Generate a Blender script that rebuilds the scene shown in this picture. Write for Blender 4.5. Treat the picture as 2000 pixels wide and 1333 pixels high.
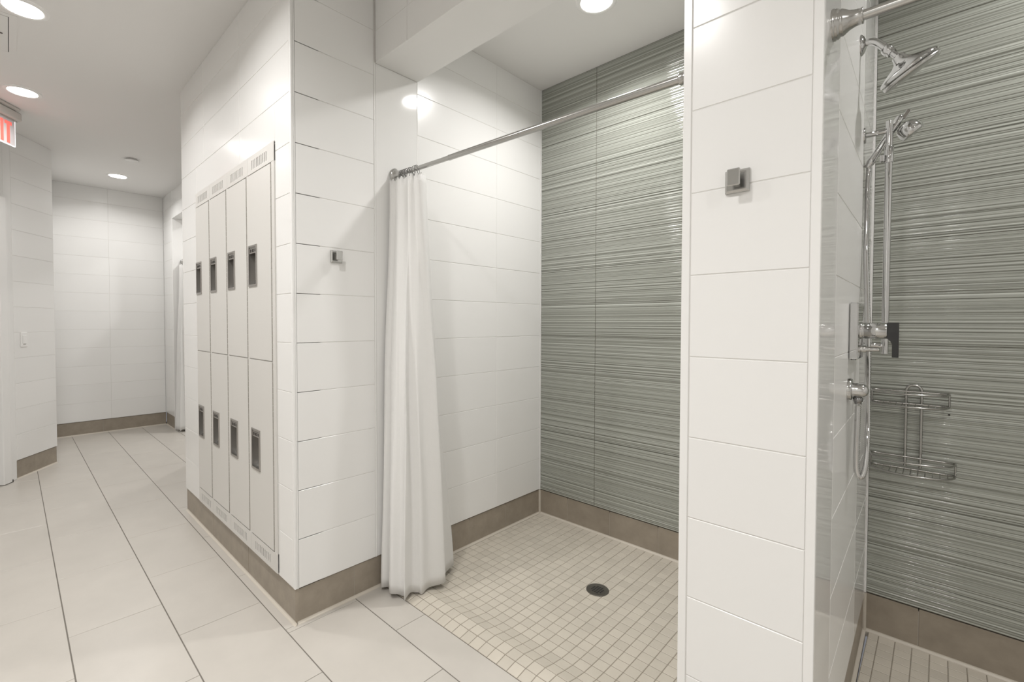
import bpy, math, random
from mathutils import Vector, Matrix

# ------------------------------------------------------------------ reset
for o in list(bpy.data.objects):
    bpy.data.objects.remove(o, do_unlink=True)
scene = bpy.context.scene
COL = scene.collection
rnd = random.Random(7)

# ------------------------------------------------------------------ camera (calibrated from the photograph)
CAM_Z = 1.27125
YAW, PITCH, ROLL = -0.7653, -0.0238, 0.0014
FPX, PSX, PSY = 907.47, -35.26, -14.46          # focal length and principal-point offset for a 2000 px wide frame
fwd = Vector((math.sin(YAW)*math.cos(PITCH), math.cos(YAW)*math.cos(PITCH), math.sin(PITCH)))
rgt = Vector((math.cos(YAW), -math.sin(YAW), 0.0))
upv = rgt.cross(fwd)
r2 = rgt*math.cos(ROLL)+upv*math.sin(ROLL)
u2 = -rgt*math.sin(ROLL)+upv*math.cos(ROLL)
cam_data = bpy.data.cameras.new('camera')
cam = bpy.data.objects.new('camera', cam_data)
COL.objects.link(cam)
m = Matrix.Identity(4)
for i in range(3):
    m[i][0], m[i][1], m[i][2] = r2[i], u2[i], -fwd[i]
m[2][3] = CAM_Z
cam.matrix_world = m
cam_data.sensor_width = 36.0
cam_data.lens = FPX/2000*36.0
cam_data.shift_x = -PSX/2000
cam_data.shift_y = PSY/2000
cam_data.clip_start = 0.02
scene.camera = cam

def project(p):
    v = Vector(p)-Vector((0, 0, CAM_Z))
    d = v.dot(fwd)
    return (1000+PSX+FPX*v.dot(r2)/d, 666.5+PSY-FPX*v.dot(u2)/d, d)

# ------------------------------------------------------------------ world, exposure
world = bpy.data.worlds.new('world')
scene.world = world
world.use_nodes = True
world.node_tree.nodes['Background'].inputs[0].default_value = (0.9, 0.92, 1.0, 1)
world.node_tree.nodes['Background'].inputs[1].default_value = 0.15
vs = scene.view_settings
vs.view_transform = 'Standard'
vs.look = 'None'
vs.exposure = 0.38
vs.gamma = 1.0
vs.use_curve_mapping = False
LAMP_W = 10.0            # radiant power of one ceiling downlight
LAMP_COLOR = (1.0, 0.982, 0.962)

# ------------------------------------------------------------------ layout constants (metres, camera stands at x=0, y=0)
XS = -1.924              # side wall of the left shower / return wall beside the lockers
YL = 0.806               # locker wall
YP = 1.200               # front of pillar and header
YH = 1.441               # back of header
YG = 2.450               # ribbed green wall
ZC = 2.800               # ceiling
ZH = 2.483               # underside of header
ZB = 0.152               # top of baseboard
XPL, XPR = -0.482, -0.187   # pillar edges
XR = 1.255               # far side of right shower
COURSE = 0.2065
ZJ = [ZB+COURSE*k for k in range(14)]
XE = -6.930              # end wall of corridor
YE = 1.327               # right hand wall at corridor end
XO = -6.489              # jamb of the shower at the corridor end
XLE = -3.660             # far end of the locker wall
CW = Vector((-5.731, 0.278, 0))            # corner of the angled wall
DW = Vector((0.829, -0.559, 0)).normalized()   # direction of the angled wall, towards the camera
NW = Vector((-DW.y, DW.x, 0))              # its normal, into the corridor
YBK = -1.70
XRR = 2.2

# ------------------------------------------------------------------ materials
MATS = {}
def mat(name, color, rough=0.5, metal=0.0, coat=0.0, spec=0.5, trans=0.0, emit=None, estr=0.0, mottling=0.0, mscale=8.0, bump=0.0, bscale=60.0, rand=0.0):
    if name in MATS: return MATS[name]
    M = bpy.data.materials.new(name); M.use_nodes = True
    nt = M.node_tree; b = nt.nodes['Principled BSDF']
    b.inputs['Base Color'].default_value = (*color, 1)
    b.inputs['Roughness'].default_value = rough
    b.inputs['Metallic'].default_value = metal
    b.inputs['Coat Weight'].default_value = coat
    b.inputs['Specular IOR Level'].default_value = spec
    b.inputs['Transmission Weight'].default_value = trans
    if emit:
        b.inputs['Emission Color'].default_value = (*emit, 1)
        b.inputs['Emission Strength'].default_value = estr
    L = nt.links.new
    src = None
    if mottling > 0:
        tc = nt.nodes.new('ShaderNodeNewGeometry')
        n = nt.nodes.new('ShaderNodeTexNoise'); n.inputs['Scale'].default_value = mscale; n.inputs['Detail'].default_value = 5
        n.inputs['Roughness'].default_value = 0.6
        L(tc.outputs['Position'], n.inputs['Vector'])
        mr = nt.nodes.new('ShaderNodeMapRange'); mr.inputs['From Min'].default_value = .25; mr.inputs['From Max'].default_value = .75
        mr.inputs['To Min'].default_value = 1-mottling; mr.inputs['To Max'].default_value = 1+mottling
        L(n.outputs['Fac'], mr.inputs['Value'])
        src = mr.outputs['Result']
    if rand > 0:
        g = nt.nodes.new('ShaderNodeNewGeometry'); oi = nt.nodes.new('ShaderNodeObjectInfo')
        ad = nt.nodes.new('ShaderNodeMath'); ad.operation = 'ADD'; L(g.outputs['Random Per Island'], ad.inputs[0]); L(oi.outputs['Random'], ad.inputs[1])
        fr = nt.nodes.new('ShaderNodeMath'); fr.operation = 'FRACT'; L(ad.outputs[0], fr.inputs[0])
        mr2 = nt.nodes.new('ShaderNodeMapRange'); mr2.inputs['To Min'].default_value = 1-rand; mr2.inputs['To Max'].default_value = 1+rand
        L(fr.outputs[0], mr2.inputs['Value'])
        if src:
            mu = nt.nodes.new('ShaderNodeMath'); mu.operation = 'MULTIPLY'; L(src, mu.inputs[0]); L(mr2.outputs['Result'], mu.inputs[1]); src = mu.outputs[0]
        else: src = mr2.outputs['Result']
    if src:
        vm = nt.nodes.new('ShaderNodeVectorMath'); vm.operation = 'SCALE'
        vm.inputs[0].default_value = color; L(src, vm.inputs['Scale']); L(vm.outputs[0], b.inputs['Base Color'])
    if bump > 0:
        tc = nt.nodes.new('ShaderNodeNewGeometry')
        n = nt.nodes.new('ShaderNodeTexNoise'); n.inputs['Scale'].default_value = bscale; n.inputs['Detail'].default_value = 3
        L(tc.outputs['Position'], n.inputs['Vector'])
        bp = nt.nodes.new('ShaderNodeBump'); bp.inputs['Strength'].default_value = bump; bp.inputs['Distance'].default_value = 0.002
        L(n.outputs['Fac'], bp.inputs['Height']); L(bp.outputs['Normal'], b.inputs['Normal'])
    MATS[name] = M
    return M

WALL_TILE = mat('white_glazed_tile', (0.83, 0.825, 0.81), rough=0.22, spec=0.5, rand=0.012)
JAMB_TILE = mat('white_polished_tile', (0.83, 0.825, 0.81), rough=0.07, spec=0.5)
GROUT = mat('wall_grout', (0.70, 0.685, 0.66), rough=0.85)
PAINT = mat('ceiling_paint', (0.80, 0.79, 0.775), rough=0.75, bump=0.05, bscale=200)
WALLPAINT = mat('wall_paint', (0.82, 0.815, 0.80), rough=0.6)
TRIMW = mat('white_edge_trim', (0.84, 0.835, 0.82), rough=0.25)
FLOOR_TILE = mat('beige_porcelain_tile', (0.530, 0.500, 0.456), rough=0.30, mottling=0.045, mscale=5, rand=0.02, spec=0.45)
FLOOR_GROUT = mat('floor_grout', (0.17, 0.155, 0.135), rough=0.9)
BASE_TILE = mat('taupe_base_tile', (0.315, 0.272, 0.218), rough=0.42, mottling=0.14, mscale=14, rand=0.03)
BASE_GROUT = mat('base_grout', (0.40, 0.36, 0.31), rough=0.9)
COVE = mat('cove_strip', (0.56, 0.515, 0.445), rough=0.4)
MOSAIC = mat('cream_mosaic_tile', (0.570, 0.526, 0.452), rough=0.35, mottling=0.04, mscale=9, rand=0.05)
MOSAIC_GROUT = mat('mosaic_grout', (0.27, 0.238, 0.195), rough=0.9)
CHROME = mat('chrome', (0.56, 0.56, 0.555), rough=0.05, metal=1.0)
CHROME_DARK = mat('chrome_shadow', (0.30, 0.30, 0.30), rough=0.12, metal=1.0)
NICKEL = mat('brushed_nickel', (0.50, 0.495, 0.48), rough=0.22, metal=1.0)
WIRE = mat('stainless_wire', (0.40, 0.395, 0.375), rough=0.25, metal=1.0)
LOCKER = mat('locker_enamel', (0.67, 0.655, 0.625), rough=0.42)
STEEL = mat('handle_steel', (0.42, 0.40, 0.38), rough=0.30, metal=0.9)
STEEL_IN = mat('handle_cup_steel', (0.40, 0.385, 0.365), rough=0.34, metal=0.85)
BLACK = mat('black_gap', (0.012, 0.012, 0.012), rough=0.8)
BRASSDARK = mat('dark_pin', (0.05, 0.045, 0.04), rough=0.4, metal=0.6)
DRAIN = mat('drain_bronze', (0.115, 0.108, 0.092), rough=0.45, metal=0.5, mottling=0.2, mscale=90)
PLASTIC = mat('white_plastic', (0.85, 0.845, 0.83), rough=0.35)
GREYBOX = mat('sign_housing', (0.62, 0.60, 0.57), rough=0.5)
LENS = mat('lamp_lens', (0.9, 0.9, 0.9), rough=0.4, emit=(1.0, 0.97, 0.93), estr=9.0)
SIGN_RED = mat('sign_red', (0.8, 0.12, 0.09), rough=0.4, emit=(1.0, 0.20, 0.17), estr=0.50)
SIGN_PANEL = mat('sign_panel', (0.62, 0.58, 0.58), rough=0.15, emit=(1.0, 0.85, 0.86), estr=0.06)
SIGN_EDGE = mat('sign_edge', (0.95, 0.9, 0.92), rough=0.2, emit=(1.0, 0.90, 0.93), estr=1.1)

def curtain_mat():
    M = bpy.data.materials.new('white_waffle_fabric'); M.use_nodes = True
    nt = M.node_tree; L = nt.links.new; b = nt.nodes['Principled BSDF']
    b.inputs['Base Color'].default_value = (0.935, 0.93, 0.915, 1); b.inputs['Roughness'].default_value = 0.8
    b.inputs['Sheen Weight'].default_value = 0.15
    uv = nt.nodes.new('ShaderNodeUVMap')
    w1 = nt.nodes.new('ShaderNodeTexWave'); w1.inputs['Scale'].default_value = 62; w1.bands_direction = 'X'
    w2 = nt.nodes.new('ShaderNodeTexWave'); w2.inputs['Scale'].default_value = 62; w2.bands_direction = 'Y'
    L(uv.outputs[0], w1.inputs['Vector']); L(uv.outputs[0], w2.inputs['Vector'])
    mx = nt.nodes.new('ShaderNodeMath'); mx.operation = 'MAXIMUM'; L(w1.outputs['Fac'], mx.inputs[0]); L(w2.outputs['Fac'], mx.inputs[1])
    bp = nt.nodes.new('ShaderNodeBump'); bp.inputs['Strength'].default_value = 0.22; bp.inputs['Distance'].default_value = 0.002
    L(mx.outputs[0], bp.inputs['Height']); L(bp.outputs[0], b.inputs['Normal'])
    tr = nt.nodes.new('ShaderNodeBsdfTranslucent'); tr.inputs['Color'].default_value = (0.86, 0.84, 0.80, 1)
    ms = nt.nodes.new('ShaderNodeMixShader'); ms.inputs[0].default_value = 0.22
    L(b.outputs[0], ms.inputs[1]); L(tr.outputs[0], ms.inputs[2]); L(ms.outputs[0], nt.nodes['Material Output'].inputs[0])
    return M
FABRIC = curtain_mat()

def green_mat():
    M = bpy.data.materials.new('ribbed_grey_green_tile'); M.use_nodes = True
    nt = M.node_tree; L = nt.links.new; b = nt.nodes['Principled BSDF']
    g = nt.nodes.new('ShaderNodeNewGeometry'); sp = nt.nodes.new('ShaderNodeSeparateXYZ'); L(g.outputs['Position'], sp.inputs[0])
    def noise1(scale, detail, xs, off):
        c = nt.nodes.new('ShaderNodeCombineXYZ')
        a = nt.nodes.new('ShaderNodeMath'); a.operation = 'MULTIPLY'; a.inputs[1].default_value = xs; L(sp.outputs['X'], a.inputs[0])
        z = nt.nodes.new('ShaderNodeMath'); z.operation = 'MULTIPLY_ADD'; z.inputs[1].default_value = scale; z.inputs[2].default_value = off; L(sp.outputs['Z'], z.inputs[0])
        L(a.outputs[0], c.inputs['X']); L(z.outputs[0], c.inputs['Z'])
        n = nt.nodes.new('ShaderNodeTexNoise'); n.inputs['Scale'].default_value = 1.0; n.inputs['Detail'].default_value = detail; n.inputs['Roughness'].default_value = 0.65
        L(c.outputs[0], n.inputs['Vector']); return n.outputs['Fac']
    f1 = noise1(150, 1, 0.0, 0.0)
    f2 = noise1(55, 1, 0.0, 31.0)
    ad = nt.nodes.new('ShaderNodeMath'); ad.operation = 'MULTIPLY_ADD'; ad.inputs[1].default_value = 0.62; L(f1, ad.inputs[0])
    h = nt.nodes.new('ShaderNodeMath'); h.operation = 'MULTIPLY'; h.inputs[1].default_value = 0.38; L(f2, h.inputs[0]); L(h.outputs[0], ad.inputs[2])
    cr = nt.nodes.new('ShaderNodeValToRGB'); L(ad.outputs[0], cr.inputs[0])
    e = cr.color_ramp.elements
    e[0].position = 0.34; e[0].color = (0.105, 0.107, 0.088, 1)
    e[1].position = 0.68; e[1].color = (0.550, 0.565, 0.520, 1)
    x = e.new(0.45); x.color = (0.245, 0.252, 0.219, 1)
    x = e.new(0.54); x.color = (0.385, 0.398, 0.358, 1)
    L(cr.outputs[0], b.inputs['Base Color'])
    b.inputs['Roughness'].default_value = 0.075; b.inputs['Specular IOR Level'].default_value = 0.6
    return M
GREEN = green_mat()

# ------------------------------------------------------------------ mesh helpers
ORG = {}
def link(name, me, material, parent=None, smooth=False, auto=None):
    if material is not None and not me.materials: me.materials.append(material)
    o = bpy.data.objects.new(name, me); COL.objects.link(o)
    if parent is not None: o.parent = parent
    return o

class MB:
    """collects geometry in world coordinates and links it as ONE mesh object"""
    def __init__(s): s.v = []; s.f = []; s.sm = []; s.uv = None
    def add(s, vs, fs, smooth=False):
        n = len(s.v); s.v += [Vector(p) for p in vs]
        for f in fs: s.f.append([i+n for i in f]); s.sm.append(smooth)
        return s
    def box(s, a, b, M=None):
        x0, y0, z0 = a; x1, y1, z1 = b
        vs = [Vector(p) for p in ((x0,y0,z0),(x1,y0,z0),(x1,y1,z0),(x0,y1,z0),(x0,y0,z1),(x1,y0,z1),(x1,y1,z1),(x0,y1,z1))]
        if M is not None: vs = [M @ p for p in vs]
        return s.add(vs, [(0,3,2,1),(4,5,6,7),(0,1,5,4),(1,2,6,5),(2,3,7,6),(3,0,4,7)])
    def cbox(s, a, b, c, M=None):
        """box with all edges chamfered by c"""
        x = [min(a[0],b[0]),max(a[0],b[0])]; y = [min(a[1],b[1]),max(a[1],b[1])]; z = [min(a[2],b[2]),max(a[2],b[2])]
        vs = []; idx = {}
        for i in (0,1):
            for j in (0,1):
                for k in (0,1):
                    sx, sy, sz = (1-2*i)*c, (1-2*j)*c, (1-2*k)*c
                    for ax in range(3):
                        p = [x[i]+sx, y[j]+sy, z[k]+sz]; p[ax] = (x[i], y[j], z[k])[ax]
                        idx[(i,j,k,ax)] = len(vs); vs.append(Vector(p))
        fs = []
        for ax in range(3):
            o = [q for q in range(3) if q != ax]
            for e in (0,1):
                q = []
                for (p, r) in ((0,0),(1,0),(1,1),(0,1)):
                    t = [0,0,0]; t[ax] = e; t[o[0]] = p; t[o[1]] = r
                    q.append(idx[(t[0],t[1],t[2],ax)])
                fs.append(q)
        for ax in range(3):
            o = [q for q in range(3) if q != ax]
            for p in (0,1):
                for r in (0,1):
                    t0 = [0,0,0]; t1 = [0,0,0]; t1[ax] = 1
                    for t in (t0, t1): t[o[0]] = p; t[o[1]] = r
                    fs.append([idx[(*t0,o[0])], idx[(*t1,o[0])], idx[(*t1,o[1])], idx[(*t0,o[1])]])
        for i in (0,1):
            for j in (0,1):
                for k in (0,1): fs.append([idx[(i,j,k,0)], idx[(i,j,k,1)], idx[(i,j,k,2)]])
        if M is not None: vs = [M @ p for p in vs]
        s.add(vs, fs); s.fix = True
        return s
    def tube(s, pts, r, seg=12, closed=False, caps=True, radii=None):
        pts = [Vector(p) for p in pts]; n = len(pts); rings = []
        T0 = None; N = None
        for i in range(n):
            if closed: T = (pts[(i+1) % n]-pts[i-1]).normalized()
            else: T = (pts[min(i+1,n-1)]-pts[max(i-1,0)]).normalized()
            if N is None:
                a = Vector((0,0,1)) if abs(T.z) < .9 else Vector((1,0,0)); N = (a-T*a.dot(T)).normalized()
            else: N = (N-T*N.dot(T)).normalized()
            B = T.cross(N); rr = radii[i] if radii else r
            rings.append([pts[i]+(N*math.cos(2*math.pi*k/seg)+B*math.sin(2*math.pi*k/seg))*rr for k in range(seg)])
        vs = [p for ring in rings for p in ring]; fs = []
        m_ = n if closed else n-1
        for i in range(m_):
            for k in range(seg):
                a = i*seg+k; b = i*seg+(k+1) % seg; c = ((i+1) % n)*seg+(k+1) % seg; d = ((i+1) % n)*seg+k
                fs.append((a,b,c,d))
        s.add(vs, fs, True)
        if caps and not closed:
            s.add(rings[0], [tuple(range(seg-1,-1,-1))]); s.add(rings[-1], [tuple(range(seg))])
        return s
    def lathe(s, origin, axis, prof, seg=28, smooth=True, cap0=True, cap1=True):
        """prof: list of (distance along axis, radius)"""
        A = Vector(axis).normalized(); a = Vector((0,0,1)) if abs(A.z) < .9 else Vector((1,0,0))
        N = (a-A*a.dot(A)).normalized(); B = A.cross(N); O = Vector(origin); rings = []
        for (h, r) in prof: rings.append([O+A*h+(N*math.cos(2*math.pi*k/seg)+B*math.sin(2*math.pi*k/seg))*max(r,1e-5) for k in range(seg)])
        vs = [p for ring in rings for p in ring]; fs = []
        for i in range(len(prof)-1):
            for k in range(seg):
                k2 = (k+1) % seg; fs.append((i*seg+k, i*seg+k2, (i+1)*seg+k2, (i+1)*seg+k))
        s.add(vs, fs, smooth)
        if cap0: s.add(rings[0], [tuple(range(seg-1,-1,-1))])
        if cap1: s.add(rings[-1], [tuple(range(seg))])
        return s
    def prism(s, poly, M, h):
        """2D polygon extruded by h along local z, placed by M"""
        n = len(poly); vs = [M @ Vector((x,y,0)) for x,y in poly]+[M @ Vector((x,y,h)) for x,y in poly]
        fs = [tuple(range(n-1,-1,-1)), tuple(range(n,2*n))]+[(i,(i+1) % n,(i+1) % n+n,i+n) for i in range(n)]
        return s.add(vs, fs)
    def build(s, name, material, parent=None, org=None):
        if org is None: org = ORG.get(parent.name, Vector()) if parent is not None else Vector()
        me = bpy.data.meshes.new(name)
        me.from_pydata([tuple(p-org) for p in s.v], [], s.f)
        me.polygons.foreach_set('use_smooth', s.sm)
        if getattr(s, 'fix', False):
            import bmesh
            bm = bmesh.new(); bm.from_mesh(me); bmesh.ops.recalc_face_normals(bm, faces=bm.faces); bm.to_mesh(me); bm.free()
        me.update()
        o = link(name, me, material, parent)
        if parent is not None: ORG[o.name] = org
        else:
            o.location = org; ORG[o.name] = org
        return o

def tag(o, label, cat, group=None, kind=None):
    o['label'] = label; o['category'] = cat
    if group: o['group'] = group
    if kind: o['kind'] = kind
    return o
def thing(name, loc, label, cat, group=None):
    o = bpy.data.objects.new(name, None); COL.objects.link(o); o.location = loc; o.empty_display_size = 0.05
    ORG[o.name] = Vector(loc)
    return tag(o, label, cat, group)
def structure(o, label, cat):
    o['kind'] = 'structure'; o['label'] = label; o['category'] = cat
    return o
def dup(root, loc, label):
    r = root.copy(); COL.objects.link(r); r.location = loc; r['label'] = label; ORG[r.name] = Vector(loc)
    for ch in list(root.children):
        c = ch.copy(); COL.objects.link(c); c.parent = r
        for g in list(ch.children):
            d = g.copy(); COL.objects.link(d); d.parent = c
    return r

# slab tile pieces: shared meshes
SLABS = {}
def slab_mesh(w, h, t, ch, material, key):
    k = (round(w,4), round(h,4), round(t,4), key)
    if k in SLABS: return SLABS[k]
    x = [(0,0,-t),(w,0,-t),(w,h,-t),(0,h,-t),(0,0,-ch),(w,0,-ch),(w,h,-ch),(0,h,-ch),(ch,ch,0),(w-ch,ch,0),(w-ch,h-ch,0),(ch,h-ch,0)]
    f = [(8,9,10,11)]
    for i in range(4):
        j = (i+1) % 4; f += [(i,j,j+4,i+4),(i+4,j+4,j+8,i+8)]
    me = bpy.data.meshes.new(key); me.from_pydata(x, [], f); me.materials.append(material); me.update()
    SLABS[k] = me; return me

def frame(O, U, V, N):
    M = Matrix.Identity(4)
    for i in range(3): M[i][0], M[i][1], M[i][2], M[i][3] = U[i], V[i], N[i], O[i]
    return M

def put_tile(name, parent, O, U, N, u0, u1, z0, z1, material, t=0.011, ch=0.0012, V=Vector((0,0,1)), gap=0.0022, jit=0.0):
    g = gap/2
    w, h = u1-u0-gap, z1-z0-gap
    if w < 0.004 or h < 0.004: return None
    me = slab_mesh(w, h, t, ch, material, name)
    o = bpy.data.objects.new(name, me); COL.objects.link(o); o.parent = parent
    P = Vector(O)+Vector(U)*(u0+g)+V*(z0+g)+Vector(N)*jit
    o.matrix_basis = frame(P, U, V, N)
    return o

def wall_tiles(parent, O, U, N, cols, rows, material=WALL_TILE):
    for a, b in zip(rows[:-1], rows[1:]):
        for c, d in zip(cols[:-1], cols[1:]):
            put_tile('wall_tile', parent, O, U, N, c, d, a, b, material, jit=rnd.uniform(-.0002, .0002))

def rows_between(z0, z1):
    r = [z0]+[z for z in ZJ if z0+0.004 < z < z1-0.004]+[z1]
    return r

def baseboard(name, label, O, U, N, length, joints, inset=0.006, shape_h=ZB-0.003, cove0=0.0, cove1=0.0, zf=0.0):
    """taupe base tiles, set back a little under the wall tile, with a pale cove strip at the floor"""
    O = Vector(O); U = Vector(U); N = Vector(N)
    m_ = MB()
    Mx = frame(O, U, Vector((0,0,1)), N)
    m_.box((0, 0, -0.030), (length, ZB-0.004, -inset-0.0016), Mx); m_.fix = True
    b = m_.build(name, BASE_GROUT)
    structure(b, label, 'baseboard')
    js = [0.0]+joints+[length]
    for a, c in zip(js[:-1], js[1:]):
        put_tile('base_tile', b, O-N*inset, U, N, a, c, 0.0, shape_h, BASE_TILE, t=0.010, ch=0.001, gap=0.003)
    cv = MB(); prof = []
    for k in range(5):
        an = math.pi/2*k/4
        prof.append((0.011-0.011*math.cos(an), 0.010-0.010*math.sin(an)))
    poly = [(-inset+0.0002+x, zf+y+0.0003) for x, y in prof]+[(-inset+0.0112, zf-0.02), (-inset+0.0002, zf-0.02)]
    R_ = frame(O+U*cove0, N, Vector((0,0,1)), U)
    cv.prism(poly, R_, length-cove0+cove1); cv.fix = True
    cv.build('cove_strip', COVE, b)
    return b

X_ = Vector((1,0,0)); Y_ = Vector((0,1,0)); Z_ = Vector((0,0,1))

# ================================================================== STRUCTURE
# ------------------------------------------------------------------ main floor
fm = MB()
fm.box((-7.1, -1.9, -0.05), (2.4, 1.2315, -0.0014))
fm.box((-7.1, 1.2315, -0.05), (XS-0.12, 2.75, -0.0014))
floor = structure(fm.build('floor', FLOOR_GROUT), 'beige porcelain tiled floor of the changing corridor', 'floor')
YR0, PITCHY, PITCHX = 0.1405, 0.3135, 0.6063
def floor_piece(x0, x1, y0, y1):
    if x1-x0 < 0.01 or y1-y0 < 0.01: return
    gx, gy = 0.0024, 0.0040
    me = slab_mesh(x1-x0-gx, y1-y0-gy, 0.008, 0.0010, FLOOR_TILE, 'floor_tile')
    o = bpy.data.objects.new('floor_tile', me); COL.objects.link(o); o.parent = floor
    o.matrix_basis = Matrix.Translation((x0+gx/2, y0+gy/2, rnd.uniform(-.00015, .00015)))
XO2_ = XO+1.442
regions = [(XE, XRR, YBK, YL+0.006), (XS-0.006, XRR, YL+0.006, 1.232), (XE, XLE, YL+0.006, YE+0.006), (XO, XO2_, YE+0.006, 2.575)]
for k in range(-6, 8):
    y0, y1 = YR0+PITCHY*k, YR0+PITCHY*(k+1)
    off = -2.507 if k % 2 == 0 else -2.204
    for n in range(-9, 9):
        x0, x1 = off+PITCHX*n, off+PITCHX*(n+1)
        for ri, (a, b, c, d) in enumerate(regions):
            if ri == 0 and y1 > d > y0:
                d = d     # sliver row along the locker wall
            p, q, r, s_ = max(x0,a), min(x1,b), max(y0,c), min(y1,d)
            if ri == 0 and y0 < YL+0.006 < y1:
                # only the part beside the locker block is a cut sliver; elsewhere the tile goes on
                pieces = []
                for (aa, bb, dd) in ((XE, XLE, min(y1, YE+0.006)), (XLE, XS-0.006, d), (XS-0.006, XRR, min(y1, 1.232))):
                    pp, qq = max(x0,aa), min(x1,bb)
                    if qq > pp: floor_piece(pp, qq, max(y0,c), dd)
                continue
            if ri > 0 and y0 < YL+0.006: continue
            # skip what lies wholly behind the angled wall
            cxy = Vector(((p+q)/2, (r+s_)/2, 0))-CW
            if cxy.dot(NW) < -1.0: continue
            floor_piece(p, q, r, s_)

# ------------------------------------------------------------------ shower floors: mosaic with a low hump at the entry
MP = 0.0506
HUMP = [0.0, 0.0100, 0.0112, 0.0005, -0.0075, -0.0100]
def zrow(k):
    return HUMP[k] if k < len(HUMP) else -0.0110
NROW = 24
YM0 = 1.2325
def shower_floor(name, label, xa, xb, joint, limit):
    s = MB(); prof = [(YM0-0.001, -0.06)]+[(YM0+MP*k, zrow(k)-0.0014) for k in range(NROW+1)]+[(YM0+MP*NROW, -0.06)]
    s.prism([(y, z) for y, z in prof], frame(Vector((xa,0,0)), Y_, Z_, X_), xb-xa); s.fix = True
    sf = structure(s.build(name, MOSAIC_GROUT), label, 'floor')
    n0 = math.ceil((xa-joint)/MP-1e-6)
    xs = [xa]+[joint+MP*n for n in range(n0, n0+60) if xa+0.006 < joint+MP*n < xb-0.006]+[xb]
    meshes = {}; cells = []
    g = 0.0014
    for k in range(NROW):
        for x0, x1 in zip(xs[:-1], xs[1:]):
            c = (x0+x1)/2, YM0+MP*(k+.5), zrow(k)
            px, py, d = project(c)
            # the strainer sits in the mosaic
            cells.append((d if (0 < px < 2000 and 0 < py < 1333 and d > 0) else d+100, k, x0, x1))
    cells.sort()
    rest = MB()
    def slab(k, w):
        y0, y1 = YM0+MP*k+g, YM0+MP*(k+1)-g
        z0, z1 = zrow(k)+(zrow(k+1)-zrow(k))*g/MP, zrow(k+1)-(zrow(k+1)-zrow(k))*g/MP
        a, b = 0.0, w-2*g; c = 0.0012; h = 0.0012
        vs = [(a,y0,z0-.004),(b,y0,z0-.004),(b,y1,z1-.004),(a,y1,z1-.004),(a,y0,z0-h),(b,y0,z0-h),(b,y1,z1-h),(a,y1,z1-h),
              (a+c,y0+c,z0),(b-c,y0+c,z0),(b-c,y1-c,z1),(a+c,y1-c,z1)]
        f = [(8,9,10,11)]
        for i in range(4):
            j = (i+1) % 4; f += [(i,j,j+4,i+4),(i+4,j+4,j+8,i+8)]
        return vs, f
    for i, (d, k, x0, x1) in enumerate(cells):
        w = round(x1-x0, 4)
        if w < 0.008: continue
        if i < limit and d < 100:
            key = (k, w)
            if key not in meshes:
                vs, f = slab(k, w); yo, zo = YM0+MP*k, zrow(k)
                me = bpy.data.meshes.new('mosaic_tile'); me.from_pydata([(x, y-yo, z-zo) for x,y,z in vs], [], f); me.materials.append(MOSAIC); me.update()
                meshes[key] = me
            o = bpy.data.objects.new('mosaic_tile', meshes[key]); COL.objects.link(o); o.parent = sf
            o.location = (x0+g, YM0+MP*k, zrow(k)+rnd.uniform(-.0002,.0002))
        else:
            vs, f = slab(k, w); rest.add([(x+x0+g, y, z) for x,y,z in vs], f)
    r = rest.build('mosaic_tile_field', MOSAIC, sf); r['kind'] = 'stuff'
    return sf
shower_floor('floor_shower_left', 'cream square mosaic floor of the left shower', XS+0.006, XPL, -1.322, 300)
shower_floor('floor_shower_right', 'cream square mosaic floor of the right shower', -0.193, XR, 0.093, 300)

# ------------------------------------------------------------------ ceiling
structure(MB().box((-7.1, -1.9, ZC), (2.4, 2.75, ZC+0.1)).build('ceiling', PAINT), 'flat white painted ceiling', 'ceiling')

G = 0.0014
# ------------------------------------------------------------------ locker wall (with a hole for the lockers)
LX0, LX1, LZ0, LZ1 = -3.309, -2.0902, 0.159, 2.0565
w = MB()
y0, y1 = YL+G, YL+0.12
for a, b in (((XLE, y0, ZB), (LX0, y1, ZC)), ((LX1, y0, ZB), (XS-G, y1, ZC)), ((LX0, y0, LZ1), (LX1, y1, ZC)), ((LX0, y0, ZB), (LX1, y1, LZ0)),
             ((XLE, YL+0.03, 0), (XS-0.03, y1, ZB))):
    w.box(a, b)
wl = structure(w.build('wall_lockers', GROUT), 'white tiled wall holding the recessed lockers', 'wall')
CT = 0.016
for a, b in zip(ZJ[:-1], ZJ[1:]):
    b = min(b, ZC)
    if a > LZ1:
        wall_tiles(wl, (0,YL,0), X_, -Y_, [XLE, -3.144, -2.534, XS-CT], [a, b])
    elif b > LZ1:
        wall_tiles(wl, (0,YL,0), X_, -Y_, [XLE, LX0], [a, b]); wall_tiles(wl, (0,YL,0), X_, -Y_, [LX1, XS-CT], [a, b])
        wall_tiles(wl, (0,YL,0), X_, -Y_, [LX0, -2.534, LX1], [LZ1, b])
    else:
        wall_tiles(wl, (0,YL,0), X_, -Y_, [XLE, LX0], [a, b]); wall_tiles(wl, (0,YL,0), X_, -Y_, [LX1, XS-CT], [a, b])
wl2 = structure(MB().box((XLE, YL+0.12, 0), (XLE+0.1, YE, ZC)).build('wall_lockers_end', WALLPAINT), 'white end face of the locker wall', 'wall')
baseboard('baseboard_lockers', 'taupe tile baseboard under the lockers', (XLE, YL, 0), X_, -Y_, -XLE+XS-0.010, [-3.0693-XLE, -2.4907-XLE], cove1=0.016)

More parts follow.
